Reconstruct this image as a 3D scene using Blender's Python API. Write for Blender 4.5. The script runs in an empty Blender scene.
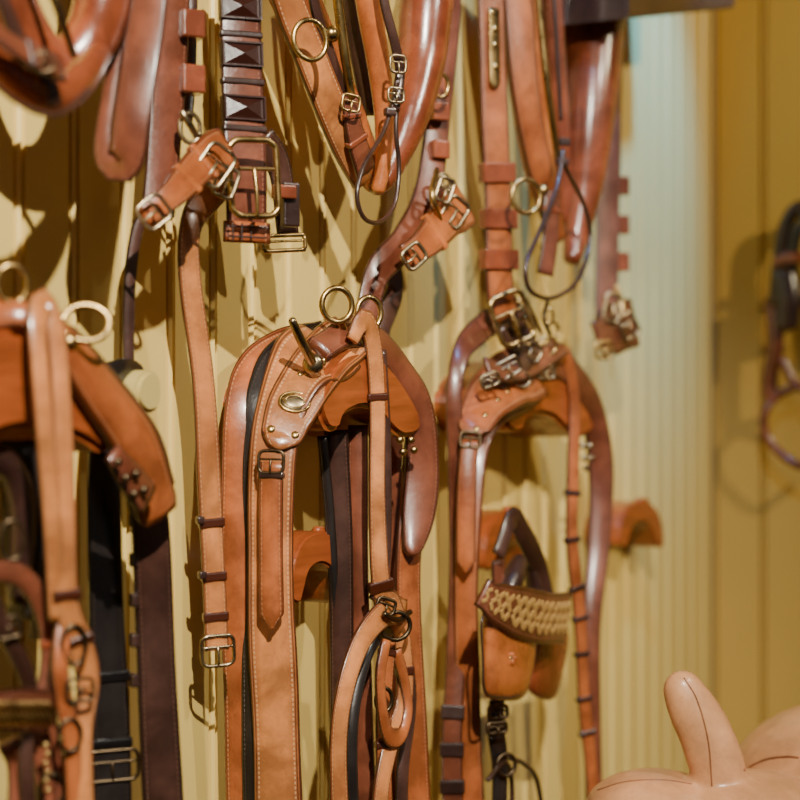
import bpy, bmesh, math, random
from mathutils import Vector, Matrix
random.seed(3)
# ---------------------------------------------------------------- camera model / wall survey
F=1667.;HZ=420.
th=math.radians(26.74)
C=Vector((-1.795,-1.015,1.5))
FW=Vector((math.cos(th),math.sin(th),0)); RT=Vector((math.sin(th),-math.cos(th),0)); UP=Vector((0,0,1))
DS=1.0
def ray(u,v): return FW+RT*((u-400)/F)+UP*((HZ-v)/F)
def T(u,v,d):
    r=ray(u,v); return C+r*((-d*DS-C.y)/r.y)      # point standing d metres off the panelled wall
def Q(u,v,z): return C+ray(u,v)*z
def mpp(P): return (P-C).dot(FW)/F
def proj(P):
    q=P-C; z=q.dot(FW); return (400+F*q.dot(RT)/z, HZ-F*q.z/z)
N0=Vector((-0.6,-0.8,0)).normalized()
NL=Vector((-0.93,-0.36,0)).normalized()
NW=Vector((0,-1,0))
# ---------------------------------------------------------------- materials
def lin(c):
    return tuple(((x/255.)/12.92 if x/255.<=.04045 else ((x/255.+.055)/1.055)**2.4) for x in c)
def nodes(name):
    m=bpy.data.materials.new(name); m.use_nodes=True; nt=m.node_tree
    return m,nt,nt.nodes['Principled BSDF']
def M(nt,op,a,b=None,c=None):
    n=nt.nodes.new('ShaderNodeMath'); n.operation=op
    for i,x in enumerate((a,b,c)):
        if x is None: continue
        if isinstance(x,(int,float)): n.inputs[i].default_value=x
        else: nt.links.new(x,n.inputs[i])
    return n.outputs[0]
def MIX(nt,f,a,b):
    n=nt.nodes.new('ShaderNodeMix'); n.data_type='RGBA'
    for i,x in ((0,f),(6,a),(7,b)):
        if isinstance(x,(int,float)): n.inputs[i].default_value=x
        elif isinstance(x,tuple): n.inputs[i].default_value=(x[0],x[1],x[2],1)
        else: nt.links.new(x,n.inputs[i])
    return n.outputs[2]
def leather(name,rgb,stitch=None,rough=.33,worn=.45,blotch=.6,coat=.6):
    m,nt,b=nodes(name); c=lin(rgb)
    tc=nt.nodes.new('ShaderNodeTexCoord')
    def noise(sc,det,ro=.6,dist=0.):
        no=nt.nodes.new('ShaderNodeTexNoise'); no.inputs['Scale'].default_value=sc; no.inputs['Detail'].default_value=det; no.inputs['Roughness'].default_value=ro; no.inputs['Distortion'].default_value=dist
        nt.links.new(tc.outputs['Object'],no.inputs['Vector']); return no
    def rng(x,a,bb):
        mr=nt.nodes.new('ShaderNodeMapRange'); mr.inputs[1].default_value=a; mr.inputs[2].default_value=bb; nt.links.new(x,mr.inputs[0]); return mr.outputs[0]
    no=noise(14,5,.6,.3); big=noise(7,5,.65,.6); fine=noise(420,3); scr=noise(130,5,.7,.4)
    col=MIX(nt,rng(no.outputs[0],.38,.62),tuple(x*(1-worn) for x in c),tuple(min(1,x*(1+worn*.5)) for x in c))
    dkc=(c[0]*.36,c[1]*.24,c[2]*.22)
    col=MIX(nt,M(nt,'MULTIPLY',rng(big.outputs[0],.46,.66),blotch),col,dkc)
    col=MIX(nt,M(nt,'MULTIPLY',rng(scr.outputs[0],.55,.70),.28),col,tuple(x*.4 for x in c))
    h=M(nt,'ADD',M(nt,'MULTIPLY',fine.outputs[0],.2),M(nt,'MULTIPLY',scr.outputs[0],.6))
    if stitch:
        sx=nt.nodes.new('ShaderNodeSeparateXYZ'); nt.links.new(tc.outputs['UV'],sx.inputs[0])
        a=M(nt,'ABSOLUTE',M(nt,'SUBTRACT',sx.outputs[0],.5))
        edge=M(nt,'GREATER_THAN',a,.448)
        line=M(nt,'LESS_THAN',M(nt,'ABSOLUTE',M(nt,'SUBTRACT',a,.412)),.015)
        st=M(nt,'MULTIPLY',M(nt,'LESS_THAN',M(nt,'ABSOLUTE',M(nt,'SUBTRACT',a,.365)),.017),M(nt,'LESS_THAN',M(nt,'FRACT',M(nt,'MULTIPLY',sx.outputs[1],190.)),.6))
        dk=(c[0]*.10,c[1]*.07,c[2]*.07)
        soft=rng(a,.24,.46)
        col=MIX(nt,M(nt,'MULTIPLY',soft,.6),col,dkc)
        col=MIX(nt,M(nt,'MULTIPLY',line,.7),col,dk)
        col=MIX(nt,M(nt,'MULTIPLY',st,.45),col,lin(stitch))
        col=MIX(nt,M(nt,'MULTIPLY',edge,.94),col,dk)
        h=M(nt,'ADD',h,M(nt,'SUBTRACT',M(nt,'MULTIPLY',st,.8),M(nt,'MULTIPLY',line,1.4)))
    nt.links.new(col,b.inputs['Base Color'])
    rr=M(nt,'ADD',M(nt,'MULTIPLY',no.outputs[0],.35),rough-.17); nt.links.new(rr,b.inputs['Roughness'])
    bp=nt.nodes.new('ShaderNodeBump'); bp.inputs['Strength'].default_value=.45; bp.inputs['Distance'].default_value=.0014
    nt.links.new(h,bp.inputs['Height']); nt.links.new(bp.outputs[0],b.inputs['Normal'])
    b.inputs['Coat Weight'].default_value=coat; b.inputs['Coat Roughness'].default_value=.2
    return m
TAN=leather('tan_leather',(208,132,74),(226,186,140),blotch=.45)
ORG=leather('chestnut_leather',(178,98,52),(206,154,108))
RED=leather('oxblood_leather',(126,70,48),(160,108,82))
DRK=leather('dark_leather',(74,47,38),(120,86,66))
BLK=leather('black_leather',(38,32,30),(72,58,50))
TANS=leather('smooth_tan',(192,108,56),rough=.27,coat=.8)
REDS=leather('smooth_red',(140,70,42),rough=.25,coat=.8)
DRKS=leather('smooth_dark',(58,36,30),rough=.34)
BLOND=leather('blond_saddle_leather',(212,154,108),rough=.40,worn=.2,blotch=.25,coat=.35)
SEAM=leather('seam_leather',(150,96,62),rough=.5,coat=.1)
def metal(name,rgb,rough=.27,mt=1.):
    m,nt,b=nodes(name)
    tc=nt.nodes.new('ShaderNodeTexCoord'); no=nt.nodes.new('ShaderNodeTexNoise'); no.inputs['Scale'].default_value=60; no.inputs['Detail'].default_value=4
    nt.links.new(tc.outputs['Object'],no.inputs['Vector'])
    c=lin(rgb); nt.links.new(MIX(nt,no.outputs[0],tuple(x*.4 for x in c),tuple(min(1,x*1.4) for x in c)),b.inputs['Base Color'])
    nt.links.new(M(nt,'ADD',M(nt,'MULTIPLY',no.outputs[0],.3),rough-.12),b.inputs['Roughness'])
    b.inputs['Metallic'].default_value=mt
    return m
BRASS=metal('aged_brass',(186,156,100)); STEEL=metal('worn_brass_nickel',(170,152,120)); IRON=metal('tarnished_brass',(100,84,64),.36)
def woodm(name,rgb):
    m,nt,b=nodes(name); c=lin(rgb)
    tc=nt.nodes.new('ShaderNodeTexCoord'); mp=nt.nodes.new('ShaderNodeMapping'); mp.inputs['Scale'].default_value=(8,50,60)
    no=nt.nodes.new('ShaderNodeTexNoise'); no.inputs['Scale'].default_value=1.4; no.inputs['Detail'].default_value=5; no.inputs['Distortion'].default_value=.6
    nt.links.new(tc.outputs['Object'],mp.inputs[0]); nt.links.new(mp.outputs[0],no.inputs['Vector'])
    mr=nt.nodes.new('ShaderNodeMapRange'); mr.inputs[1].default_value=.3; mr.inputs[2].default_value=.7; nt.links.new(no.outputs[0],mr.inputs[0])
    nt.links.new(MIX(nt,mr.outputs[0],tuple(x*.6 for x in c),tuple(min(1,x*1.15) for x in c)),b.inputs['Base Color'])
    b.inputs['Roughness'].default_value=.34; b.inputs['Coat Weight'].default_value=.4
    return m
WOOD=woodm('varnished_oak',(160,80,38)); DWOOD=woodm('dark_wood',(60,34,24))
def paint(name,rgb,rough=.5):
    m,nt,b=nodes(name); c=lin(rgb)
    tc=nt.nodes.new('ShaderNodeTexCoord'); no=nt.nodes.new('ShaderNodeTexNoise'); no.inputs['Scale'].default_value=2.5; no.inputs['Detail'].default_value=5
    nt.links.new(tc.outputs['Object'],no.inputs['Vector'])
    nt.links.new(MIX(nt,no.outputs[0],tuple(x*.88 for x in c),tuple(min(1,x*1.08) for x in c)),b.inputs['Base Color'])
    b.inputs['Roughness'].default_value=rough
    return m
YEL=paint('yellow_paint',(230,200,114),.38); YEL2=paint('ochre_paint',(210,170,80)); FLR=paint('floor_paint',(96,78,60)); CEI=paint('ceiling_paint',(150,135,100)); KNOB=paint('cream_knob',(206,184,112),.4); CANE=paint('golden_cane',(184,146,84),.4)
# ---------------------------------------------------------------- groups
GR=[]; cur=None
def group(name,ds=1.0):
    global cur,DS
    DS=ds
    e=bpy.data.objects.new(name,None); bpy.context.collection.objects.link(e); e.empty_display_size=.05
    cur=[e,[]]; GR.append(cur)
def link(o):
    bpy.context.collection.objects.link(o)
    if cur: cur[1].append(o)
    return o
def mk(name,vs,fs,mat,uvs=None,smooth=True):
    me=bpy.data.meshes.new(name); me.from_pydata([tuple(v) for v in vs],[],fs); me.materials.append(mat)
    if uvs:
        L=me.uv_layers.new(name='UVMap')
        for lp in me.loops: L.data[lp.index].uv=uvs[lp.vertex_index]
    me.polygons.foreach_set('use_smooth',[smooth]*len(me.polygons))
    bm=bmesh.new(); bm.from_mesh(me); bmesh.ops.recalc_face_normals(bm,faces=bm.faces); bm.to_mesh(me); bm.free()
    return link(bpy.data.objects.new(name,me))
def finish():
    for e,ch in GR:
        if not ch: continue
        mn=Vector((9,9,9)); mx=-mn
        for o in ch:
            for v in o.data.vertices:
                for k in range(3): mn[k]=min(mn[k],v.co[k]); mx[k]=max(mx[k],v.co[k])
        c=(mn+mx)/2; e.location=c
        for o in ch: o.parent=e; o.location=-c
# ---------------------------------------------------------------- curve helpers
def cat(rows,closed=False,n=10):
    out=[]; k=len(rows)
    R=[list(r) for r in rows]
    seg=k if closed else k-1
    for i in range(seg):
        g=lambda j:(R[j%k] if closed else R[max(0,min(k-1,j))])
        p0,p1,p2,p3=g(i-1),g(i),g(i+1),g(i+2)
        if not closed:
            if i==0: p0=[2*a-b for a,b in zip(p1,p2)]
            if i+2>k-1: p3=[2*b-a for a,b in zip(p1,p2)]
        for s in range(n):
            t=s/n
            out.append([.5*((2*b)+(-a+c)*t+(2*a-5*b+4*c-d)*t*t+(-a+3*b-3*c+d)*t**3) for a,b,c,d in zip(p0,p1,p2,p3)])
    if not closed: out.append(R[-1])
    return out
def resample(rows,step,extra=()):
    L=[0]
    for a,b in zip(rows,rows[1:]): L.append(L[-1]+(Vector(b[:3])-Vector(a[:3])).length)
    tot=L[-1]; n=max(2,int(tot/step)); ss=[tot*i/n for i in range(n+1)]
    for x in extra:
        ss.append(x if x>=0 else tot+x)
    ss=sorted(set(round(min(tot,max(0,s)),6) for s in ss)); out=[]; j=0
    for s in ss:
        while j<len(L)-2 and L[j+1]<s: j+=1
        f=(s-L[j])/max(1e-9,L[j+1]-L[j]); f=max(0,min(1,f))
        out.append([a+(b-a)*f for a,b in zip(rows[j],rows[j+1])])
    return out,ss,tot
PROF=[(-1,-.5),(-1,.3),(-.95,.75),(-.84,.95),(0,1.35),(.84,.95),(.95,.75),(1,.3),(1,-.5),(.93,-1),(-.93,-1)]
class Fr: pass
class Strap: 
    def at(s,u,v):
        best=min(s.f,key=lambda q:(proj(q.P)[0]-u)**2+(proj(q.P)[1]-v)**2); return best
def strap(name,pts,w,mat,N=None,W=None,t=.0055,tip=None,flip=False,wob=.14):
    """pts: (u,v,d[,w]) surveyed centre line; w apparent width"""
    if N is None: N=N0
    rows=[]
    for i,p in enumerate(pts):
        P=T(p[0],p[1],p[2]); rows.append([P.x,P.y,P.z,(p[3] if len(p)>3 else w)*mpp(P)])
    rows=cat(rows)
    hw=rows[-1][3]*.6
    ex=[-hw*x for x in (.02,.08,.18,.32,.5,.75,1)] if tip else []
    rs,ss,tot=resample(rows,.007,ex)
    ph=random.random()*6
    S=Strap(); S.f=[]; vs=[];uv=[];fs=[]; n=len(rs)
    for i,r in enumerate(rs):
        a=Vector(rs[max(0,i-1)][:3]); b=Vector(rs[min(n-1,i+1)][:3]); P=Vector(r[:3]); Tn=(b-a).normalized(); view=(P-C).normalized()
        Ni=N+Vector((-.8,.6,0))*(wob*math.sin(ss[i]*9+ph))
        Wn=Ni.cross(Tn).normalized(); Nn=Tn.cross(Wn).normalized()
        if Nn.dot(Ni)<0: Nn=-Nn
        fac=max(.4,abs(Nn.dot(view)))
        ww=r[3]/fac*(1+.02*math.sin(ss[i]*31+ph))
        if tip:
            x=(tot-ss[i])/(hw/fac if fac else hw)
            if x<1:
                if tip=='round': ww*=math.sqrt(max(.02,1-(1-x)**2))
                else: ww*=max(.12,x)**.75
        f=Fr(); f.P=P;f.W=Wn;f.N=Nn;f.T=Tn;f.w=ww; f.t=t; S.f.append(f)
        for (pa,pb) in PROF:
            vs.append(P+Wn*(pa*ww/2)+Nn*(pb*t/2)); uv.append(((pa*.96+1)/2,ss[i]))
    k=len(PROF)
    for i in range(n-1):
        for j in range(k):
            a=i*k+j; b=i*k+(j+1)%k; fs.append((a,b,b+k,a+k))
    fs.append(tuple(range(k))); fs.append(tuple(range((n-1)*k,n*k)))
    mk(name,vs,fs,mat,uv); return S
def tube3(name,rows,mat,closed=False,N=None,flat=1.,seg=12,step=.006,sm=True):
    """rows: [x,y,z,r]; flat scales the radius along N"""
    N=N or N0
    rows=cat(rows,closed) if sm else rows
    if closed: rows=rows+[rows[0]]
    rs,ss,tot=resample(rows,step)
    if closed: rs=rs[:-1]; ss=ss[:-1]
    n=len(rs); vs=[];uv=[];fs=[]
    for i,r in enumerate(rs):
        a=Vector(rs[(i-1)%n if closed else max(0,i-1)][:3]); b=Vector(rs[(i+1)%n if closed else min(n-1,i+1)][:3])
        P=Vector(r[:3]); Tn=(b-a).normalized(); B=Tn.cross(N)
        if B.length<.05: B=Tn.cross(Vector((.3,.2,1)))
        B.normalize(); A=B.cross(Tn).normalized()
        for j in range(seg):
            q=2*math.pi*j/seg; vs.append(P+B*(math.cos(q)*r[3])+A*(math.sin(q)*r[3]*flat)); uv.append((j/seg,ss[i]))
    for i in range(n if closed else n-1):
        for j in range(seg):
            a=i*seg+j; b=i*seg+(j+1)%seg; i2=((i+1)%n)*seg
            fs.append((a,b,i2+(j+1)%seg,i2+j))
    if not closed:
        for base,r,pn in ((0,rs[0],rs[1]),((n-1)*seg,rs[-1],rs[-2])):
            dr=(Vector(r[:3])-Vector(pn[:3])).normalized()*r[3]*.5
            c=len(vs); 
            P=Vector(r[:3])
            for j in range(seg):
                vs.append(P+(Vector(vs[base+j])-P)*.7+dr*.75); uv.append((j/seg,0))
            vs.append(P+dr); uv.append((.5,0))
            for j in range(seg):
                fs.append((base+j,base+(j+1)%seg,c+(j+1)%seg,c+j)); fs.append((c+j,c+(j+1)%seg,c+seg))
    return mk(name,vs,fs,mat,uv)
def tube(name,pts,r,mat,closed=False,N=None,flat=1.,seg=12,step=.006):
    rows=[]
    for p in pts:
        P=T(*p[:3]); rows.append([P.x,P.y,P.z,(p[3] if len(p)>3 else r)*mpp(P)])
    return tube3(name,rows,mat,closed,N,flat,seg,step)
def basis(N,ang=0):
    N=N.normalized(); X=UP.cross(N)
    X.normalize(); Y=N.cross(X)
    c,s=math.cos(ang),math.sin(ang)
    return X*c+Y*s, Y*c-X*s, N
def rbox(name,P,X,Y,N,w,h,t,mat,bev=.0022,pyr=False):
    bm=bmesh.new(); bmesh.ops.create_cube(bm,size=1)
    for v in bm.verts:
        c=v.co.copy(); v.co=P+X*(c.x*w)+Y*(c.y*h)+N*(c.z*t)
    bmesh.ops.recalc_face_normals(bm,faces=bm.faces)
    if pyr:
        f=max(bm.faces,key=lambda f:(f.calc_center_median()-P).dot(N)) 
        bmesh.ops.inset_individual(bm,faces=[f],thickness=min(w,h)*.10,depth=0)
        bmesh.ops.inset_individual(bm,faces=[f],thickness=min(w,h)*.06,depth=-t*.18)
        p=bmesh.ops.poke(bm,faces=[f]); p['verts'][0].co+=N*t*.38
    else:
        bmesh.ops.bevel(bm,geom=list(bm.edges),offset=min(bev,t*.45,w*.3,h*.3),segments=3,affect='EDGES',profile=.5)
    bmesh.ops.recalc_face_normals(bm,faces=bm.faces)
    me=bpy.data.meshes.new(name); bm.to_mesh(me); bm.free(); me.materials.append(mat)
    return link(bpy.data.objects.new(name,me))
def keeper(S,u,v,ln,mat,name='keeper',ext=1.10,th=.009,pyr=False):
    f=S.at(u,v); return rbox(name,f.P,f.W,f.T,f.N,f.w*ext,ln*mpp(f.P),max(th,f.t*1.8),mat,pyr=pyr)
def box(u,v,d,w,h,t,mat,N=None,ang=0,name='keeper',pyr=False):
    P=T(u,v,d); X,Y,Nn=basis(N or N0,ang); m=mpp(P); return rbox(name,P,X,Y,Nn,w*m,h*m,t,mat,pyr=pyr)
def ring3(P,X,Y,N,rx,ry,r,mat,name='ring',seg=10):
    rows=[]
    for i in range(20):
        a=2*math.pi*i/20; q=P+X*(math.cos(a)*rx)+Y*(math.sin(a)*ry); rows.append([q.x,q.y,q.z,r])
    return tube3(name,rows,mat,True,N,1,seg,.004)
def ring(u,v,d,r,tr,mat=BRASS,N=None,ry=None,ang=0,name='ring'):
    P=T(u,v,d); X,Y,Nn=basis(N or N0,ang); m=mpp(P); k=max(.3,abs(Nn.dot((P-C).normalized())))
    return ring3(P,X,Y,Nn,r*m/k,(ry or r)*m,tr*m,mat,name)
def buckle3(P,X,Y,N,w,h,r,mat,prong=True,name='buckle'):
    rows=[]; rr=min(w,h)*.24
    for cx,cy,a0 in ((1,1,0),(-1,1,90),(-1,-1,180),(1,-1,270)):
        for k in (0,30,60,90):
            a=math.radians(a0+k); q=P+X*(cx*(w/2-rr)+rr*math.cos(a))+Y*(cy*(h/2-rr)+rr*math.sin(a)); rows.append([q.x,q.y,q.z,r])
    tube3(name+'_frame',rows,mat,True,N,1,10,.003)
    yb=h*.12
    a=P-X*w/2+Y*yb; b=P+X*w/2+Y*yb
    tube3(name+'_bar',[[*a,r*.6],[*b,r*.6]],mat,False,N,1,8)
    if prong:
        a=P+N*r*.5+Y*yb; b=P-Y*h*.2+N*r*1.6; c=P-Y*h*.53+N*r*1.1
        tube3(name+'_prong',[[*a,r*.75],[*b,r*.65],[*c,r*.5]],mat,False,X,1,8,.003)
def buckle(u,v,d,w,h,ang=0,mat=BRASS,N=None,tr=2.2,prong=True):
    P=T(u,v,d); X,Y,Nn=basis(N or N0,math.radians(ang)); m=mpp(P); k=max(.3,abs(Nn.dot((P-C).normalized())))
    buckle3(P,X,Y,Nn,w*m/k,h*m,tr*m,mat,prong)
def sbuckle(S,u,v,h,mat=BRASS,ext=1.35,tr=2.0,off=.004):
    f=S.at(u,v); m=mpp(f.P); buckle3(f.P+f.N*off,f.W,-f.T,f.N,f.w*ext,h*m,tr*m,mat)
def dome(P,N,r,mat,name='rivet',hgt=.5,sq=None):
    vs=[];fs=[];X,Y,N=basis(N); sg=14
    for k,a in enumerate((0,25,50,72)):
        a=math.radians(a)
        for j in range(sg):
            q=2*math.pi*j/sg; vs.append(P+X*(r*math.cos(a)*math.cos(q)*(sq or 1))+Y*(r*math.cos(a)*math.sin(q))+N*(r*hgt*math.sin(a)))
    vs.append(P+N*r*hgt)
    for k in range(3):
        for j in range(sg): fs.append((k*sg+j,k*sg+(j+1)%sg,(k+1)*sg+(j+1)%sg,(k+1)*sg+j))
    for j in range(sg): fs.append((3*sg+j,3*sg+(j+1)%sg,4*sg))
    fs.append(tuple(range(sg)))
    return mk(name,vs,fs,mat)
def rivet(S,u,v,r,mat=BRASS,off=0,hgt=.5):
    f=S.at(u,v); m=mpp(f.P); dome(f.P+f.N*f.t*.5+f.W*(off*f.w),f.N,r*m,mat,hgt=hgt)
IRONH=leather('hole_dark',(26,16,12),rough=.7,coat=0)
def hole(S,u,v,r=1.8): rivet(S,u,v,r,IRONH,hgt=.35)
def slab(name,poly,d0,d1,mat,bev=.004,sm=True):
    """outline surveyed at standoff d0, carried back to standoff d1 along the wall normal"""
    P=[T(u,v,d0) for u,v in poly]
    if sm:
        P=[Vector(r) for r in cat([list(p) for p in P],True,5)]
    bm=bmesh.new(); a=[bm.verts.new(p) for p in P]; f=bm.faces.new(a)
    r=bmesh.ops.extrude_face_region(bm,geom=[f]); 
    for v in r['geom']:
        if isinstance(v,bmesh.types.BMVert): v.co.y=-d1*DS
    bmesh.ops.recalc_face_normals(bm,faces=bm.faces)
    es=[e for e in bm.edges if all(abs(v.co.y+d0*DS)<1e-5 for v in e.verts)]
    bmesh.ops.bevel(bm,geom=es,offset=bev,segments=2,affect='EDGES')
    me=bpy.data.meshes.new(name); bm.to_mesh(me); bm.free(); me.materials.append(mat)
    return link(bpy.data.objects.new(name,me))
# ---------------------------------------------------------------- room
def bead(name,origin,along,nrm,length,H,bw,mat):
    prof=[]
    one=[(0,-.0085),(.0035,-.0085),(.0050,-.001),(.0078,.0022),(.0106,-.001),(.012,-.007),(.0148,-.007),(.0165,0)]
    n=int(length/bw)+1
    for i in range(n):
        for a,b in one: prof.append((i*bw+a,b))
        prof.append((i*bw+bw-.001,0))
    vs=[];fs=[]
    for a,b in prof:
        a=min(a,length)
        p=origin+along*a+nrm*b; vs.append(p); vs.append(p+UP*H)
    for i in range(len(prof)-1): fs.append((2*i,2*i+2,2*i+3,2*i+1))
    m=len(vs); e0=origin-nrm*.08; e1=origin+along*length-nrm*.08
    vs+= [e0,e0+UP*H,e1,e1+UP*H]; L=len(prof)*2
    fs+= [(m,m+1,m+3,m+2),(0,1,m+1,m),(L-2,m+2,m+3,L-1)]
    return mk(name,vs,fs,mat,smooth=False)
cur=None
bead('wall_left',Vector((-3.2,0,0)),Vector((1,0,0)),Vector((0,-1,0)),4.91,3.0,.082,YEL)
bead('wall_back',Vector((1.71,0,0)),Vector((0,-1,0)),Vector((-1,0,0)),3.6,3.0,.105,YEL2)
def plain(name,a,b,mat):
    c=(Vector(a)+Vector(b))/2; s=Vector(b)-Vector(a)
    return rbox(name,c,Vector((1,0,0)),Vector((0,1,0)),Vector((0,0,1)),s.x,s.y,s.z,mat,bev=.001)
plain('floor',(-3.2,-3.6,-.08),(1.79,.08,0),FLR)
plain('ceiling',(-3.2,-3.6,3.0),(1.79,.08,3.08),CEI)
plain('baseboard_left',(-3.2,-.018,0),(1.70,-.006,.14),DWOOD)

group('wall_shelf')
slab('shelf_board',[(628,-30),(735,-30),(735,8),(628,18)],.20,0.0,DWOOD,sm=False)

# ---------------------------------------------------------------- collars
group('horse_collar')
tube('collar_body',[(60,-330,.09,22),(8,-250,.09,30),(-15,-100,.10,34),(2,-10,.10,32),(30,48,.10,30),(62,66,.10,26),(88,44,.11,28),(104,-6,.11,30),(112,-110,.11,32),(100,-250,.09,28),(60,-330,.09,22)],20,REDS,flat=.9,seg=20)
tube('collar_rim',[(-46,-60,.15,12),(-34,10,.155,14),(-4,58,.155,17),(28,88,.155,19),(58,96,.155,19),(84,74,.15,17),(100,52,.14,12)],11,REDS,seg=16)
tube('rim_welt',[(-40,34,.17,3),(-6,82,.175,3),(28,108,.175,3),(60,114,.175,3),(88,90,.17,3)],3,DRK)
strap('hame_tug',[(-20,-60,.165),(2,0,.165),(24,50,.165),(44,78,.168),(56,104,.17)],14,DRK)
S=strap('hame_strap',[(-20,20,.18),(20,50,.185),(60,68,.18)],13,RED,N=Vector((-.6,-.7,.3))); keeper(S,30,55,8,DRKS)
buckle(44,62,.19,18,16,-60,IRON)
tube('hame_iron',[(30,-60,.15),(58,10,.155),(74,56,.15)],4,IRON)
group('leather_loop_strap')
S=strap('loop_front',[(154,-60,.15,32),(149,0,.15,32),(140,60,.152,34),(132,115,.15,36),(128,150,.145,36),(120,166,.135,34),(108,156,.125,26),(110,110,.12,20),(126,20,.118,18),(140,-60,.118,18)],34,RED,N=NL)
strap('loop_lining',[(150,-60,.142,24),(145,0,.142,24),(136,60,.144,25),(128,115,.142,26),(122,145,.138,26)],24,ORG,N=NL)
group('hanging_hame_strap')
S=strap('hanger',[(176,-60,.07),(173,0,.07),(168,90,.07),(162,170,.07),(158,215,.07)],32,RED)
for v in (25,80): box(191,v,.085,24,28,.022,REDS)
S2=strap('hanger_back',[(192,-60,.06),(190,60,.06),(186,120,.065)],12,DRK)
tube('ring_iron',[(182,112,.10),(192,128,.105),(205,150,.10)],3.5,STEEL)
ring(190,128,.10,10,2.4,STEEL,ry=15)
S=strap('connector',[(144,218,.10),(175,192,.115),(205,160,.115),(228,148,.11)],22,ORG)
keeper(S,190,180,9,TANS); keeper(S,204,164,8,TANS)
buckle(154,212,.115,26,30,-50,STEEL); buckle(215,165,.125,28,40,-35,STEEL); buckle(226,182,.12,20,30,-20,STEEL)
strap('thin_trailing',[(150,205,.06),(136,235,.05),(129,300,.045),(131,400,.045),(150,440,.05)],11,DRK)
group('buckled_trace_strap')
S=strap('trace_upper',[(240,-60,.09),(240,0,.09),(243,100,.095),(246,170,.10),(247,238,.10)],40,RED)
for v in (-22,10,57,107): keeper(S,242,v,25,RED,pyr=True,ext=.98,th=.014)
for v in (33,82,132): keeper(S,242,v,7,DRKS,ext=1.04,th=.009)
buckle(254,178,.125,46,76,3,BRASS,tr=3.4)
box(284,192,.10,24,14,.012,REDS); box(290,205,.10,18,44,.012,DRKS)
S=strap('strap_end_back',[(262,140,.085),(280,170,.085),(288,235,.085)],22,DRK)
buckle(284,243,.10,42,15,5,BRASS,prong=False)
S=strap('plaid_end',[(247,222,.108),(247,243,.108)],46,ORG,t=.006)
for k in (-14,-5,4,13): box(247+k,232,.114,2,18,.0015,DRKS)
for k in (227,237): box(247,k,.114,42,2,.0015,DRKS)
group('long_tan_strap')
S=strap('long_strap',[(232,176,.06,16),(210,195,.06,20),(191,225,.06,20),(190,280,.06,21),(203,380,.06,22),(209,480,.06,23),(214,580,.06,23),(217,650,.06,23)],23,TAN)
for v in (520,574,620): keeper(S,212,v,10,ORG)
for v in (330,352,374,396): hole(S,200,v)
box(200,520,.055,8,8,.01,DRKS); box(202,575,.055,8,8,.01,DRKS)
sbuckle(S,217,656,30,STEEL)

group('horse_collar')
tube('collar_left_limb',[(360,-330,.06,16),(300,-290,.07,26),(262,-190,.07,30),(262,-90,.07,30),(292,-10,.075,27),(322,60,.08,24),(352,130,.08,20),(376,184,.085,13)],24,TANS,flat=.7,seg=20)
tube('collar_right_limb',[(360,-330,.06,16),(420,-290,.09,24),(454,-190,.10,28),(446,-90,.105,29),(428,-10,.11,28),(421,60,.11,25),(408,120,.11,20),(388,172,.10,13),(376,188,.095,9)],22,REDS,flat=1.,seg=24)
tube('collar_inner_roll',[(335,-260,.10,12),(356,-100,.11,14),(368,0,.112,13),(378,60,.112,12),(384,115,.112,10),(383,165,.11,8),(378,190,.105,7)],14,TANS,seg=16)
tube('collar_dark_throat',[(350,-60,.08,18),(362,40,.08,16),(372,110,.08,12)],12,DRKS)
S=strap('hame_left',[(258,-120,.11,26),(285,-10,.115,30),(312,60,.12,30),(340,130,.12,26),(362,182,.115,16)],28,TAN,t=.01)
S=strap('front_welt',[(300,-140,.125,9),(312,-10,.13,9),(332,60,.13,9),(352,110,.13,8)],9,DRK)
tube('brass_hame',[(322,-120,.14,5),(337,-5,.142,5),(344,50,.142,5),(352,98,.14,4)],5,BRASS)
ring(310,40,.15,16,2.8,BRASS,ry=20); dome(T(331,34,.137),N0,.0095,BRASS,'ring_boss',.9)
S=strap('hame_point',[(349,96,.135),(354,130,.135),(366,172,.13)],17,RED); keeper(S,352,118,6,REDS); keeper(S,357,142,6,REDS)
buckle(351,103,.145,17,16,-8,BRASS,tr=1.6)
S=strap('throat_billet',[(376,-60,.14),(384,0,.145),(396,48,.15),(400,75,.15),(394,110,.15)],9,DRK)
buckle(398,64,.155,15,17,0,STEEL,tr=1.5); buckle(396,95,.155,15,14,0,STEEL,tr=1.5)
tube('cord_loop',[(398,84,.15),(384,130,.15),(364,165,.15),(357,195,.15),(364,218,.15),(380,222,.15),(394,205,.15),(399,170,.15),(396,130,.15),(398,84,.15)],2.4,DRKS)
box(390,112,.152,12,8,.01,DRKS)
group('hanging_hame_strap')
S=strap('hanger',[(452,-60,.07),(448,20,.07),(440,100,.07),(428,190,.075),(405,240,.07),(378,272,.06),(366,318,.055)],22,RED)
for v in (88,112,150): box(439,v,.08,18,18,.02,REDS)
ring(440,85,.10,8,2.2,BRASS,ry=12); ring(443,185,.10,7,2,STEEL,ry=11)
tube('link',[(437,170,.10),(432,195,.11),(440,220,.11)],3,BRASS)
S=strap('connector',[(406,258,.10),(428,240,.11),(448,216,.11),(464,202,.105)],20,ORG); keeper(S,436,232,8,TANS)
buckle(414,256,.115,18,24,-50,STEEL); buckle(455,212,.12,20,28,-35,STEEL); buckle(445,190,.115,14,24,-20,STEEL)
S=strap('short_tag',[(392,262,.05),(395,290,.05),(382,330,.05),(388,358,.05)],15,DRK)

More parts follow.
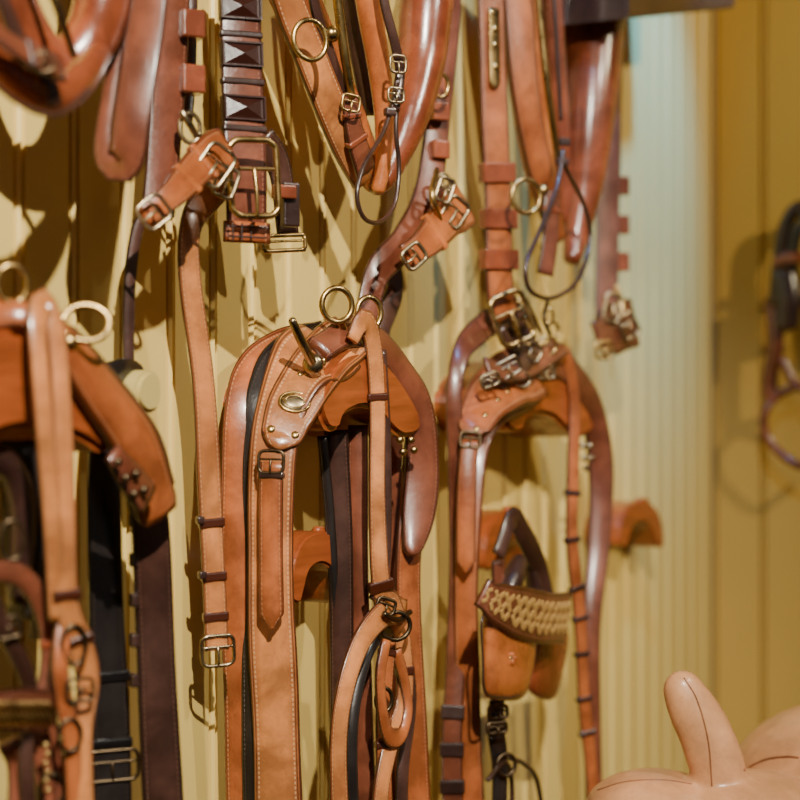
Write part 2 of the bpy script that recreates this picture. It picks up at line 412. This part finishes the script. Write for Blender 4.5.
group('horse_collar')
tube('collar_left_limb',[(580,-230,.07,14),(535,-200,.075,22),(518,-100,.08,24),(520,0,.085,24),(528,80,.085,22),(540,170,.09,17),(556,235,.095,10)],20,TANS,flat=.7,seg=20)
tube('collar_right_limb',[(580,-230,.07,14),(618,-190,.09,26),(614,-80,.10,30),(597,0,.105,31),(592,70,.11,29),(588,130,.11,25),(583,190,.105,19),(576,235,.10,13),(572,260,.10,9)],22,REDS,seg=24)
tube('collar_inner_roll',[(558,-180,.08,10),(552,-60,.085,10),(556,60,.085,10),(562,150,.085,9),(566,220,.085,7)],11,REDS,seg=14)
strap('hame_left',[(512,-120,.11,26),(518,0,.115,28),(525,90,.12,26),(540,170,.12,22),(558,240,.115,12)],26,ORG,t=.01)
tube('brass_hame',[(530,-100,.14,3.5),(538,0,.14,3.5),(548,90,.145,3.5),(558,160,.14,3.5)],4,BRASS)
tube('iron_rod',[(548,-80,.14),(554,0,.145),(561,120,.145)],2.2,DRKS)
ring(526,196,.15,14,2.6,BRASS,ry=17); dome(T(543,190,.14),N0,.009,BRASS,'ring_boss',.9)
S=strap('hame_point',[(552,190,.13),(550,240,.13),(545,275,.125)],15,RED); keeper(S,551,210,6,REDS)
tube('cord_loop',[(563,150,.15),(556,190,.15),(538,235,.15),(526,265,.15),(530,290,.15),(552,298,.15),(578,280,.15),(590,240,.15),(584,205,.15),(566,168,.15),(563,150,.15)],2.4,DRKS)
box(564,142,.15,12,8,.01,DRKS); box(562,162,.15,14,7,.01,DRKS)
group('buckled_hame_strap')
S=strap('trace_upper',[(490,-60,.10),(491,0,.10),(494,100,.10),(498,200,.10),(500,290,.10),(505,318,.10)],26,ORG)
for v in (172,217,260): keeper(S,499,v,20,REDS,ext=1.25,th=.018)
S3=strap('brass_plate',[(494,8,.106),(495,88,.106)],10,BRASS,t=.004,tip='round')
for v in (30,48,66): rivet(S3,494,v,4,BRASS)
buckle(512,318,.12,34,50,22,BRASS,tr=2.8); buckle(525,322,.115,20,44,28,BRASS,tr=2.2)
strap('billet_end',[(503,300,.09),(520,330,.095),(530,352,.10)],20,DRK)
group('hanging_hame_strap')
S=strap('hanger',[(612,-60,.055),(610,100,.055),(608,200,.06),(606,345,.065)],22,RED)
for v in (186,225,262): box(621,v,.07,14,19,.02,REDS)
S=strap('connector',[(598,340,.10),(612,330,.105),(634,322,.10)],20,RED)
buckle(612,308,.11,14,28,-10,STEEL); buckle(628,326,.12,16,24,30,STEEL); buckle(604,350,.11,16,16,0,BRASS,tr=1.8)
tube('link',[(616,285,.09),(622,305,.10),(618,325,.10)],2.4,BRASS)

# ---------------------------------------------------------------- saddle brackets (big varnished saddle racks)
def rack(poly,d,ds,name='saddle_rack'):
    group(name,ds); slab('rack_arm',poly,d,.0,WOOD,bev=.006)
KL,KM,KR=.76,.74,.72
rack([(-60,345),(-10,332),(25,330),(60,350),(92,385),(116,425),(118,445),(104,452),(88,442),(60,430),(20,428),(-20,440),(-70,440)],.17,KL)
rack([(328,428),(321,402),(332,372),(350,352),(370,350),(390,364),(410,392),(423,420),(418,434),(404,437),(392,428),(378,412),(362,408),(346,416),(340,430)],.17,KM)
rack([(510,428),(504,402),(512,380),(530,366),(548,360),(566,368),(582,392),(594,418),(592,432),(580,437),(568,430),(556,418),(540,414),(528,420),(522,432)],.15,KR)
def arch(cx,cy,w,h,d):
    group('bridle_bracket')
    pts=[(-.5,.42),(-.46,-.05),(-.3,-.38),(0,-.5),(.3,-.38),(.46,-.02),(.5,.45),(.40,.5),(.32,.36),(.2,.06),(0,-.05),(-.2,.06),(-.3,.36),(-.36,.5)]
    slab('bracket_arm',[(cx+a*w,cy+b*h) for a,b in pts],d,0,WOOD,bev=.003)
    tube('bracket_cap',[(cx-w*.10,cy-h*.50,d-.012),(cx+w*.10,cy-h*.50,d-.012)],h*.07,WOOD)
arch(322,567,60,72,.075)
arch(511,540,52,60,.055)
arch(642,524,44,46,.065)

# ---------------------------------------------------------------- harness saddle, left
group('harness_saddle',KL)
NP=Vector((-.5,-.8,.35)).normalized()
strap('pad_front',[(-30,318,.12,40),(0,315,.15,30),(30,318,.175,24),(62,345,.18,26),(100,395,.18,34),(135,445,.18,38),(152,495,.175,36),(158,515,.17,28)],36,ORG,N=NP,t=.012)
strap('pad_edge',[(66,336,.165,16),(110,388,.165,18),(146,442,.165,22),(162,490,.16,20)],16,DRK,N=NP,t=.012)
S=strap('girth_strap',[(140,470,.15,30),(150,520,.14,34),(154,600,.13,36),(158,700,.13,38),(166,860,.13,38)],36,DRK)
dS=strap('rivet_plate',[(112,452,.195,16),(128,474,.20,22),(148,500,.20,20)],24,RED,N=NP)
for u,v in ((118,462),(126,478),(134,494),(136,474),(144,490)): dome(T(u,v,.21),N0,5*mpp(T(u,v,.21)),IRON,hgt=.8)
ring(12,284,.16,15,3,BRASS,ry=19); ring(86,323,.20,22,3.2,BRASS,ry=19,N=Vector((-.75,-.6,.25)))
tube('terret_stem',[(68,340,.19),(74,350,.18)],8,BRASS); tube('terret_stem',[(12,303,.16),(12,316,.155)],7,BRASS)
S=strap('black_girth',[(104,380,.08,22),(104,460,.08,30),(106,600,.08,34),(110,700,.08,36),(114,860,.08,38)],34,BLK)
keeper(S,110,675,12,BLK); keeper(S,112,740,10,BLK); sbuckle(S,113,768,30,IRON)
for v in (560,590,620,650): hole(S,108,v)
strap('black_under_pad',[(20,440,.12),(24,520,.12),(28,620,.12)],40,BLK,N=NL)
strap('brown_under_pad',[(45,470,.11),(48,560,.11),(40,640,.11)],24,DRK,N=NL)
tube('pad_roll',[(-20,455,.12,14),(10,470,.13,16),(22,520,.13,14),(18,600,.12,12)],14,DRKS)
for v in (520,560,600,640,680): box(134,v,.12,8,14,.012,DRKS)

group('wall_peg')
slab('peg_head',[(141,378),(150,370),(160,374),(163,392),(160,408),(150,413),(141,406),(138,392)],.075,.055,KNOB)
slab('peg_stem',[(144,384),(154,384),(154,402),(144,402)],.06,0,KNOB)
strap('hung_strap',[(102,372,.05),(122,370,.055),(140,385,.05),(136,430,.05),(140,480,.05)],14,BLK)

group('bridle',KL)
S=strap('headstall',[(58,620,.19,18),(50,500,.20,18),(42,400,.205,18),(37,330,.20,18),(44,300,.19,18),(55,330,.20,18),(61,400,.205,19),(65,500,.205,20),(67,600,.20,22),(78,640,.20,24),(88,680,.20,22),(82,740,.20,20),(86,860,.20,20)],22,TAN)
keeper(S,67,598,12,ORG,ext=1.3); keeper(S,82,640,10,ORG)
S=strap('cheek',[(66,610,.19),(60,660,.195),(64,700,.195),(72,750,.195),(76,860,.19)],16,ORG)
ring(74,645,.205,12,2.4,IRON,ry=20); ring(70,735,.2,11,2.2,IRON,ry=16)
S=strap('noseband',[(-20,570,.15),(20,575,.16),(44,610,.165),(50,660,.165),(40,720,.16),(46,800,.16),(40,860,.16)],18,RED); keeper(S,48,640,10,REDS)
S=strap('browband',[(-20,712,.17),(16,710,.175),(50,714,.175)],28,RED,t=.006)
for i in range(14):
    for j in (0,1):
        tube('chain_link',[(-18+i*5,702+j*10,.185),(-14+i*5,707+j*11,.188),(-13+i*5,714+j*11,.185)],2.2,BRASS,seg=8)
S=strap('rein_a',[(10,740,.15),(20,770,.15),(14,860,.15)],22,RED)
S=strap('rein_b',[(-10,600,.17),(10,640,.17),(30,690,.165),(26,760,.165),(32,860,.16)],14,DRK)
S=strap('rein_c',[(52,560,.17),(58,640,.175),(50,700,.175),(60,780,.17),(58,860,.17)],10,RED)
ring(12,540,.16,12,2.4,IRON,ry=20); ring(52,790,.17,12,2.4,IRON,ry=16)
for k in range(6): dome(T(46+2*(k%2),745+k*9,.185),N0,.003,BRASS,hgt=1)
buckle(8,628,.175,24,20,10,IRON); buckle(80,690,.21,26,22,0,IRON)

# ---------------------------------------------------------------- harness saddle, middle
group('harness_saddle',KM)
S=strap('tree_strap_rear',[(322,346,.075,26),(285,352,.07,28),(255,372,.065,30),(240,410,.065,30),(236,480,.065,30),(236,600,.065,30),(240,720,.065,30),(243,870,.065,30)],30,ORG,N=NL,t=.006)
S=strap('black_lining',[(330,344,.095,28),(295,356,.09,30),(268,385,.09,30),(256,440,.09,28),(254,600,.09,26),(257,870,.09,26)],28,BLK,N=NL,t=.006)
Sb=strap('girth_front',[(330,346,.125,38),(300,368,.125,44),(281,410,.125,46),(272,470,.125,46),(271,600,.125,46),(276,720,.125,46),(280,870,.125,46)],45,TAN,N=NL,t=.007)
Sp=strap('pad_plate',[(352,334,.145,30),(330,352,.142,36),(308,380,.14,40),(290,412,.138,42),(281,440,.138,38),(279,450,.138,30)],40,TAN,N=NL,t=.008,tip='round')
f=Sp.at(294,403); P=f.P+f.N*.005; m=mpp(P)
dome(P,f.N,10.5*m,STEEL,'oval_badge',.3,sq=1.35); X_,Y_,N_=basis(f.N); ring3(P+f.N*.001,X_,Y_,N_,15.5*m,11.5*m,1.6*m,BRASS,'badge_rim'); ring3(P+f.N*.002,X_,Y_,N_,10*m,7*m,.9*m,BRASS,'badge_bead')
for k in (-1.5,-.5,.5,1.5):
    f=Sp.at(306,382); P=f.P+f.N*.005+f.W*(k*6*m)-f.T*((2-abs(k))*2*m); dome(P,f.N,3.6*m,BRASS,'crest_boss',.7)
f=Sp.at(303,386); rbox('crest_bar',f.P+f.N*.0045,f.W,f.T,f.N,24*m,3.5*m,.002,BRASS,.0008)
rivet(Sp,284,434,4.5,off=.28); rivet(Sp,284,434,4.5,off=-.28)
box(320,362,.152,12,8,.006,BRASS,N=NL)
Sd=strap('girth_billet',[(272,462,.14,22),(271,500,.14,24),(271,560,.14,24),(272,628,.14,24)],24,ORG,N=NL,t=.006,tip='point')
keeper(Sd,271,478,7,DRKS); sbuckle(Sd,273,462,22,IRON,ext=1.1,tr=1.8)
for v in (505,520,535,550,565,580,595): hole(Sd,271,v,1.6)
tube('rein_hook',[(314,366,.155,5),(306,350,.16,5),(298,334,.16,4.8),(292,320,.16,4)],4,STEEL)
dome(T(313,364,.155),NL,.012,STEEL,'hook_base',.6)
ring(337,305,.15,15,3,BRASS,ry=17); tube('terret_stem',[(340,322,.15,4),(343,334,.145,7)],5,BRASS)
ring(369,313,.165,12,2.8,BRASS,ry=16); tube('terret_stem',[(370,328,.165,4),(372,338,.16,6)],5,BRASS)
S=strap('pad_top',[(318,350,.14,18),(350,333,.15,18),(378,344,.155,16),(402,374,.16,18),(418,410,.165,28),(422,465,.165,34),(418,515,.165,32),(411,556,.165,16)],30,RED,N=Vector((-.75,-.6,.3)).normalized(),t=.012,tip='round')
for u,v in ((400,440),(411,440),(403,452),(414,450)): dome(T(u,v,.18),N0,4.2*mpp(T(u,v,.18)),BRASS,hgt=.8)
S=strap('right_girth',[(414,440,.14,18),(412,510,.15,24),(408,580,.15,24),(412,700,.15,26),(420,870,.15,28)],26,ORG)
S=strap('black_inner_a',[(336,430,.11),(340,520,.11),(342,650,.11),(344,870,.11)],24,DRK,N=NL,t=.008)
S=strap('brown_inner',[(358,425,.12),(358,560,.12),(362,700,.12),(368,870,.12)],20,RED,N=NL,t=.008)
S=strap('black_inner_b',[(322,436,.10),(330,520,.10),(336,650,.10),(336,870,.10)],10,BLK,N=NL,t=.008)
S=strap('tan_inner',[(396,430,.10),(392,560,.10),(396,700,.10),(398,870,.10)],14,RED)
group('bridle',KM)
S=strap('headstall_a',[(352,340,.175,12),(362,322,.18,15),(372,340,.18,16),(377,400,.18,16),(377,500,.18,16),(381,585,.18,18),(392,610,.18,18),(402,640,.18,16),(404,700,.18,16),(390,745,.18,15),(380,800,.18,15),(380,870,.18,15)],18,TAN)
keeper(S,377,400,8,ORG,ext=1.25); keeper(S,381,583,12,ORG,ext=1.3); keeper(S,404,672,9,ORG)
S=strap('headstall_b',[(382,350,.165),(387,450,.165),(386,560,.165),(374,600,.17)],8,DRK)
S=strap('rein_left',[(404,612,.185,12),(386,612,.185,15),(362,640,.18,16),(345,690,.175,17),(338,750,.17,17),(342,870,.17,17)],18,TAN)
S=strap('rein_left_lining',[(398,622,.17,8),(374,642,.17,9),(358,690,.165,10),(352,750,.165,10),(356,870,.165,10)],9,BLK)
S=strap('cheek_loop',[(386,640,.19),(380,680,.19),(386,730,.19),(400,736,.19),(408,710,.19),(404,680,.185),(396,650,.185)],9,ORG)
S=strap('cheek_low',[(388,640,.175),(384,700,.175),(384,780,.175),(388,870,.175)],15,ORG)
keeper(S,386,650,8,ORG); keeper(S,384,745,8,ORG); keeper(S,385,770,8,DRKS)
S=strap('throat',[(402,640,.16),(410,700,.16),(402,780,.16),(404,870,.16)],12,DRK)
ring(396,626,.195,14,2.4,IRON,ry=14); ring(384,700,.19,8,2.2,IRON,ry=12); buckle(386,606,.19,18,14,-20,IRON,tr=1.8)
tube('bit_link',[(384,614,.195),(398,620,.2),(410,612,.195)],3,IRON)

# ---------------------------------------------------------------- harness saddle, right
group('harness_saddle',KR)
S=strap('outer_girth',[(505,314,.11,12),(482,328,.11,13),(462,352,.11,14),(454,395,.11,16),(457,470,.11,18),(459,560,.11,20),(456,660,.11,20),(452,740,.11,20),(454,870,.11,20)],18,RED,N=NL)
for v in (712,750,785): keeper(S,453,v,14,DRKS,ext=1.2,th=.014)
S=strap('front_girth',[(528,374,.13,26),(505,388,.13,30),(486,412,.13,30),(474,450,.13,28),(468,520,.13,26),(466,600,.13,24),(468,700,.13,24),(474,870,.13,24)],26,ORG,N=NL,t=.007)
Sp=strap('pad_plate',[(530,372,.148,24),(508,382,.146,28),(488,400,.144,30),(474,424,.142,28),(470,438,.142,22)],28,ORG,N=NL,t=.008,tip='round')
for u,v in ((490,398),(478,415),(472,430),(500,388)): rivet(Sp,u,v,3.5,off=.15)
Sd=strap('girth_billet',[(470,440,.145,18),(467,480,.145,19),(466,520,.145,19),(466,572,.145,19)],19,ORG,N=NL,tip='point'); sbuckle(Sd,470,440,15,IRON,ext=1.1,tr=1.6)
for v in (480,495,510,525,540): hole(Sd,466,v,1.4)
S=strap('pad_far',[(530,366,.14,16),(556,362,.145,14),(578,384,.15,14),(594,420,.15,20),(601,470,.15,24),(599,540,.15,22),(592,620,.15,18),(592,720,.15,16),(596,870,.15,16)],22,RED,N=Vector((-.75,-.6,.2)).normalized(),t=.01)
for u,v in ((583,446),(590,446),(584,458),(591,458),(586,468)): dome(T(u,v,.165),N0,3.6*mpp(T(u,v,.165)),STEEL,hgt=.8)
S=strap('loop_strap',[(556,356,.155,9),(566,358,.16,10),(574,400,.16,11),(573,470,.16,11),(572,540,.16,11),(580,620,.16,11),(584,700,.16,11),(592,780,.16,11),(596,870,.16,11)],12,ORG)
for v in (495,540,590,620,655,700,735): keeper(S,576,v,6,DRKS,ext=1.3)
S=strap('thin_front',[(500,330,.15,7),(516,352,.155,8),(540,362,.155,8),(556,352,.155,8)],8,DRK)
S=strap('crupper_a',[(486,366,.155),(505,372,.165),(530,366,.17),(560,346,.16)],9,RED,N=Vector((-.6,-.7,.4)))
S=strap('crupper_b',[(500,384,.155),(520,368,.17),(530,350,.165),(528,332,.15)],9,DRK)
buckle(508,368,.175,24,16,25,STEEL,tr=1.8); buckle(530,350,.175,22,16,-30,STEEL,tr=1.8); buckle(490,380,.17,18,12,20,STEEL,tr=1.8); ring(548,346,.165,8,2,BRASS,ry=9); buckle(545,372,.175,18,12,0,STEEL,tr=1.6); ring(522,380,.175,8,1.8,STEEL,ry=7)
ring(553,330,.15,5,1.6,BRASS,ry=8); ring(549,316,.15,4,1.6,BRASS,ry=8,N=NL)
tube('hook_iron',[(548,300,.15),(544,318,.155),(550,335,.155)],2.2,IRON)
group('bridle')
S=strap('crown',[(498,555,.13),(512,520,.135),(524,535,.135),(540,570,.13),(548,600,.13)],11,DRK)
S=strap('crown_b',[(498,560,.12),(500,590,.12),(516,600,.12)],12,RED)
tube('black_tuft',[(520,560,.13,8),(512,580,.13,12),(504,600,.13,8)],10,DRKS); tube('black_tuft_b',[(530,565,.12,6),(534,585,.12,9),(534,606,.12,8)],8,DRKS)
Sb=strap('browband',[(482,592,.165),(496,602,.172),(520,612,.175),(545,618,.17),(566,618,.155)],21,RED,t=.006,wob=0)
k=len(Sb.f); nn=22
for i in range(nn):
    f=Sb.f[int((i+.5)/nn*k)]
    for j in (-1,0,1):
        sg=1 if (i+j)%2 else -1
        X=(f.T*.75+f.W*(.66*sg)).normalized(); Y=f.N.cross(X)
        rbox('woven_cane',f.P+f.N*(.0040+.0004*(i%2))+f.W*(j*f.w*.2),X,Y,f.N,f.w*.25,f.w*.13,.002,CANE,.0008)
def cup(name,poly,d,mat,bulge):
    cx=sum(p[0] for p in poly)/len(poly); cy=sum(p[1] for p in poly)/len(poly)
    ol=[r for r in cat([list(p) for p in poly],True,5)]
    vs=[];fs=[];n=len(ol); rings=[(1,0),(1,.3),(.96,.55),(.8,.8),(.5,.95),(.2,1)]
    for s,hh in rings:
        for u,v in ol: vs.append(T(cx+(u-cx)*s,cy+(v-cy)*s,d)+N0*(bulge*hh))
    vs.append(T(cx,cy,d)+N0*bulge)
    for k in range(len(rings)-1):
        for j in range(n): fs.append((k*n+j,k*n+(j+1)%n,(k+1)*n+(j+1)%n,(k+1)*n+j))
    for j in range(n): fs.append(((len(rings)-1)*n+j,(len(rings)-1)*n+(j+1)%n,len(rings)*n))
    fs.append(tuple(range(n)))
    return mk(name,vs,fs,mat)
cup('blinker_near',[(483,622),(484,612),(505,618),(530,624),(533,640),(529,672),(520,697),(500,700),(484,694),(482,660)],.15,TANS,.022)
tube('blinker_welt',[(483,616,.162),(506,622,.166),(531,628,.162),(531,650,.162),(527,674,.162),(519,694,.162),(500,697,.162),(485,691,.162),(483,660,.162)],1.3,DRKS,closed=True,seg=8)
cup('blinker_far',[(533,640),(536,624),(562,626),(566,640),(561,670),(552,698),(534,696),(526,680)],.12,REDS,.015)
P=T(502,656,.15)+N0*.023
for k in range(6):
    a=k*math.pi/3; X_,Y_,N_=basis(N0); dome(P+X_*.0055*math.cos(a)+Y_*.0055*math.sin(a),N0,.0035,TANS,'rosette_petal',.6)
dome(P,N0,.003,BRASS,'rosette_centre',.9)
S=strap('black_cheek',[(497,700,.13),(496,730,.13),(500,770,.13),(498,860,.13)],15,BLK); buckle(498,712,.14,18,12,0,IRON,tr=2); buckle(497,728,.14,18,10,0,IRON,tr=2)
ring(506,765,.14,9,2,IRON,ry=11); tube('bit_cord',[(510,758,.13),(525,765,.13),(538,785,.13),(548,860,.13)],2.6,DRKS); tube('bit_cord_b',[(488,780,.13),(505,762,.135),(512,790,.13),(508,860,.13)],2.6,DRKS)
S=strap('long_rein',[(560,600,.10),(556,640,.10)],10,DRK)

# ---------------------------------------------------------------- bridle on back wall (x=1.71)
def TB(u,v,d):
    r=ray(u,v); return C+r*((1.71-d-C.x)/r.x)
group('bridle')
slabN=Vector((-1,0,0))
def bt(name,pts,r,mat,flat=.5):
    rows=[]
    for u,v,d in pts:
        P=TB(u,v,d); rows.append([P.x,P.y,P.z,r*mpp(P)])
    tube3(name,rows,mat,False,slabN,flat)
bt('headpiece',[(775,330,.05),(778,270,.06),(786,225,.07),(800,207,.07),(822,215,.06),(835,270,.06),(836,340,.05)],7,DRKS)
bt('headpiece_b',[(784,330,.05),(790,280,.06),(796,236,.07),(806,222,.07)],6,BLK)
bt('browband',[(776,262,.08),(795,258,.09),(834,264,.08)],6,REDS)
bt('cheek',[(772,300,.06),(776,340,.07),(770,380,.06),(772,400,.06)],8,REDS)
bt('bit',[(770,300,.08),(792,300,.09),(835,306,.08)],5,IRON)
bt('rein',[(800,385,.06),(778,395,.06),(765,412,.07),(766,435,.07),(782,455,.07),(804,466,.07),(830,450,.06)],4.5,REDS)
bt('rein_b',[(782,360,.08),(796,385,.08),(820,390,.08)],4.5,REDS)
bt('blinker',[(784,275,.09),(788,300,.095),(786,325,.09)],12,DRKS)
bt('peg',[(806,214,.0),(806,214,.03),(806,212,.09)],8,DWOOD,1)

# ---------------------------------------------------------------- side saddle in front on a stand
group('side_saddle')
def ell(P,rx,ry,rz,bm,tilt=0):
    mt=Matrix.Translation(P)@Matrix(((RT.x,FW.x,0,0),(RT.y,FW.y,0,0),(0,0,1,0),(0,0,0,1)))@Matrix.Rotation(tilt,4,'Y')@Matrix.Diagonal((rx,ry,rz,1))
    bmesh.ops.create_uvsphere(bm,u_segments=32,v_segments=20,radius=1,matrix=mt)
bm=bmesh.new()
ell(Q(862,806,2.15),.178,.22,.135,bm,0)
ell(Q(655,812,2.0),.085,.09,.05,bm,0)
ell(Q(745,822,2.0),.11,.12,.06,bm,0)
ell(Q(800,900,2.1),.2,.2,.13,bm,0)
ell(Q(690,930,2.02),.09,.15,.15,bm,0)
hp=[(683,690,20),(688,700,23),(696,715,26),(704,730,27),(711,748,28),(717,765,28),(720,785,29),(722,805,31),(722,830,33)]
for (u,v,r),(u2,v2,r2) in zip(hp,hp[1:]):
    for s in (0,.5):
        q=Q(u+(u2-u)*s,v+(v2-v)*s,1.98); rr=(r+(r2-r)*s)/F*1.98; ell(q,rr,rr*.85,rr,bm)
me=bpy.data.meshes.new('saddle_body'); bm.to_mesh(me); bm.free(); me.materials.append(BLOND)
o=link(bpy.data.objects.new('saddle_body',me))
rm=o.modifiers.new('fuse','REMESH'); rm.mode='VOXEL'; rm.voxel_size=.004; rm.use_smooth_shade=True
sm=o.modifiers.new('soften','SMOOTH'); sm.iterations=6; sm.factor=.5
def seam(name,pts,r=.0018):
    """lay a stitched seam on the saddle surface by casting onto it"""
    dg=bpy.context.evaluated_depsgraph_get(); rows=[]
    ev=o.evaluated_get(dg)
    for u,v,_ in cat([[a,b,0] for a,b in pts],False,6):
        ok,loc,nn,_i=ev.ray_cast(C,ray(u,v).normalized())
        if ok: rows.append([*(loc+nn*.0002),r])
    if len(rows)>3: tube3(name,rows,SEAM,False,N0,1,8,.004)
bpy.context.view_layer.update()
seam('horn_seam',[(684,678),(697,700),(708,740),(712,786)],.0009)
seam('seat_seam',[(744,770),(765,760),(785,757),(799,758)],.0016)
seam('pommel_seam',[(598,790),(625,782),(660,780),(692,784)],.0009)
group('saddle_stand')
b=Q(770,900,2.1)
for sx in (-1,1):
    for sy in (-1,1):
        top=Vector((b.x+sx*.06,b.y+sy*.05,.69)); bot=Vector((b.x+sx*.2,b.y+sy*.16,0.02))
        tube3('leg',[[*top,.02],[*bot,.016]],DWOOD,False,Vector((1,0,0)))
rbox('stand_top',Vector((b.x,b.y,.705)),Vector((1,0,0)),Vector((0,1,0)),UP,.26,.2,.05,DWOOD,.006)
cur=None
finish()
# ---------------------------------------------------------------- lights
def spot(name,loc,tgt,e,col,size=70,rad=.04,blend=.6):
    l=bpy.data.lights.new(name,'SPOT'); l.energy=e; l.color=col; l.spot_size=math.radians(size); l.shadow_soft_size=rad; l.spot_blend=blend
    o=bpy.data.objects.new(name,l); bpy.context.collection.objects.link(o); o.location=loc
    o.rotation_euler=(Vector(tgt)-Vector(loc)).to_track_quat('-Z','Y').to_euler()
spot('ceiling_spot',(-1.8,-1.4,2.85),(-.4,0,1.6),430,(1,.93,.80),56,.02,.8)
spot('ceiling_spot',(-.2,-1.7,2.85),(.35,0,1.35),95,(1,.90,.74),45,.03)
spot('ceiling_spot',(.6,-1.9,2.85),(1.71,-.5,1.5),110,(1,.86,.56),80,.05)
spot('ceiling_spot_cool',(1.1,-.75,2.9),(1.2,0,2.12),210,(.07,.33,1),46,.05,.8)
spot('ceiling_spot_cool',(-.1,-.6,2.95),(.85,0,1.6),90,(.18,.45,1),46,.04,.8)
w=bpy.data.worlds.new('World'); bpy.context.scene.world=w; w.use_nodes=True
w.node_tree.nodes['Background'].inputs[0].default_value=(1,.9,.76,1); w.node_tree.nodes['Background'].inputs[1].default_value=.10
# ---------------------------------------------------------------- camera
cd=bpy.data.cameras.new('Camera'); cam=bpy.data.objects.new('Camera',cd); bpy.context.collection.objects.link(cam)
cam.location=C; cam.rotation_euler=(math.radians(90),0,th-math.pi/2); cd.sensor_width=36; cd.lens=F/800*36; cd.shift_y=(HZ-400)/800
cd.dof.use_dof=True; cd.dof.focus_distance=1.85; cd.dof.aperture_fstop=3.2; cd.clip_start=.05
bpy.context.scene.camera=cam
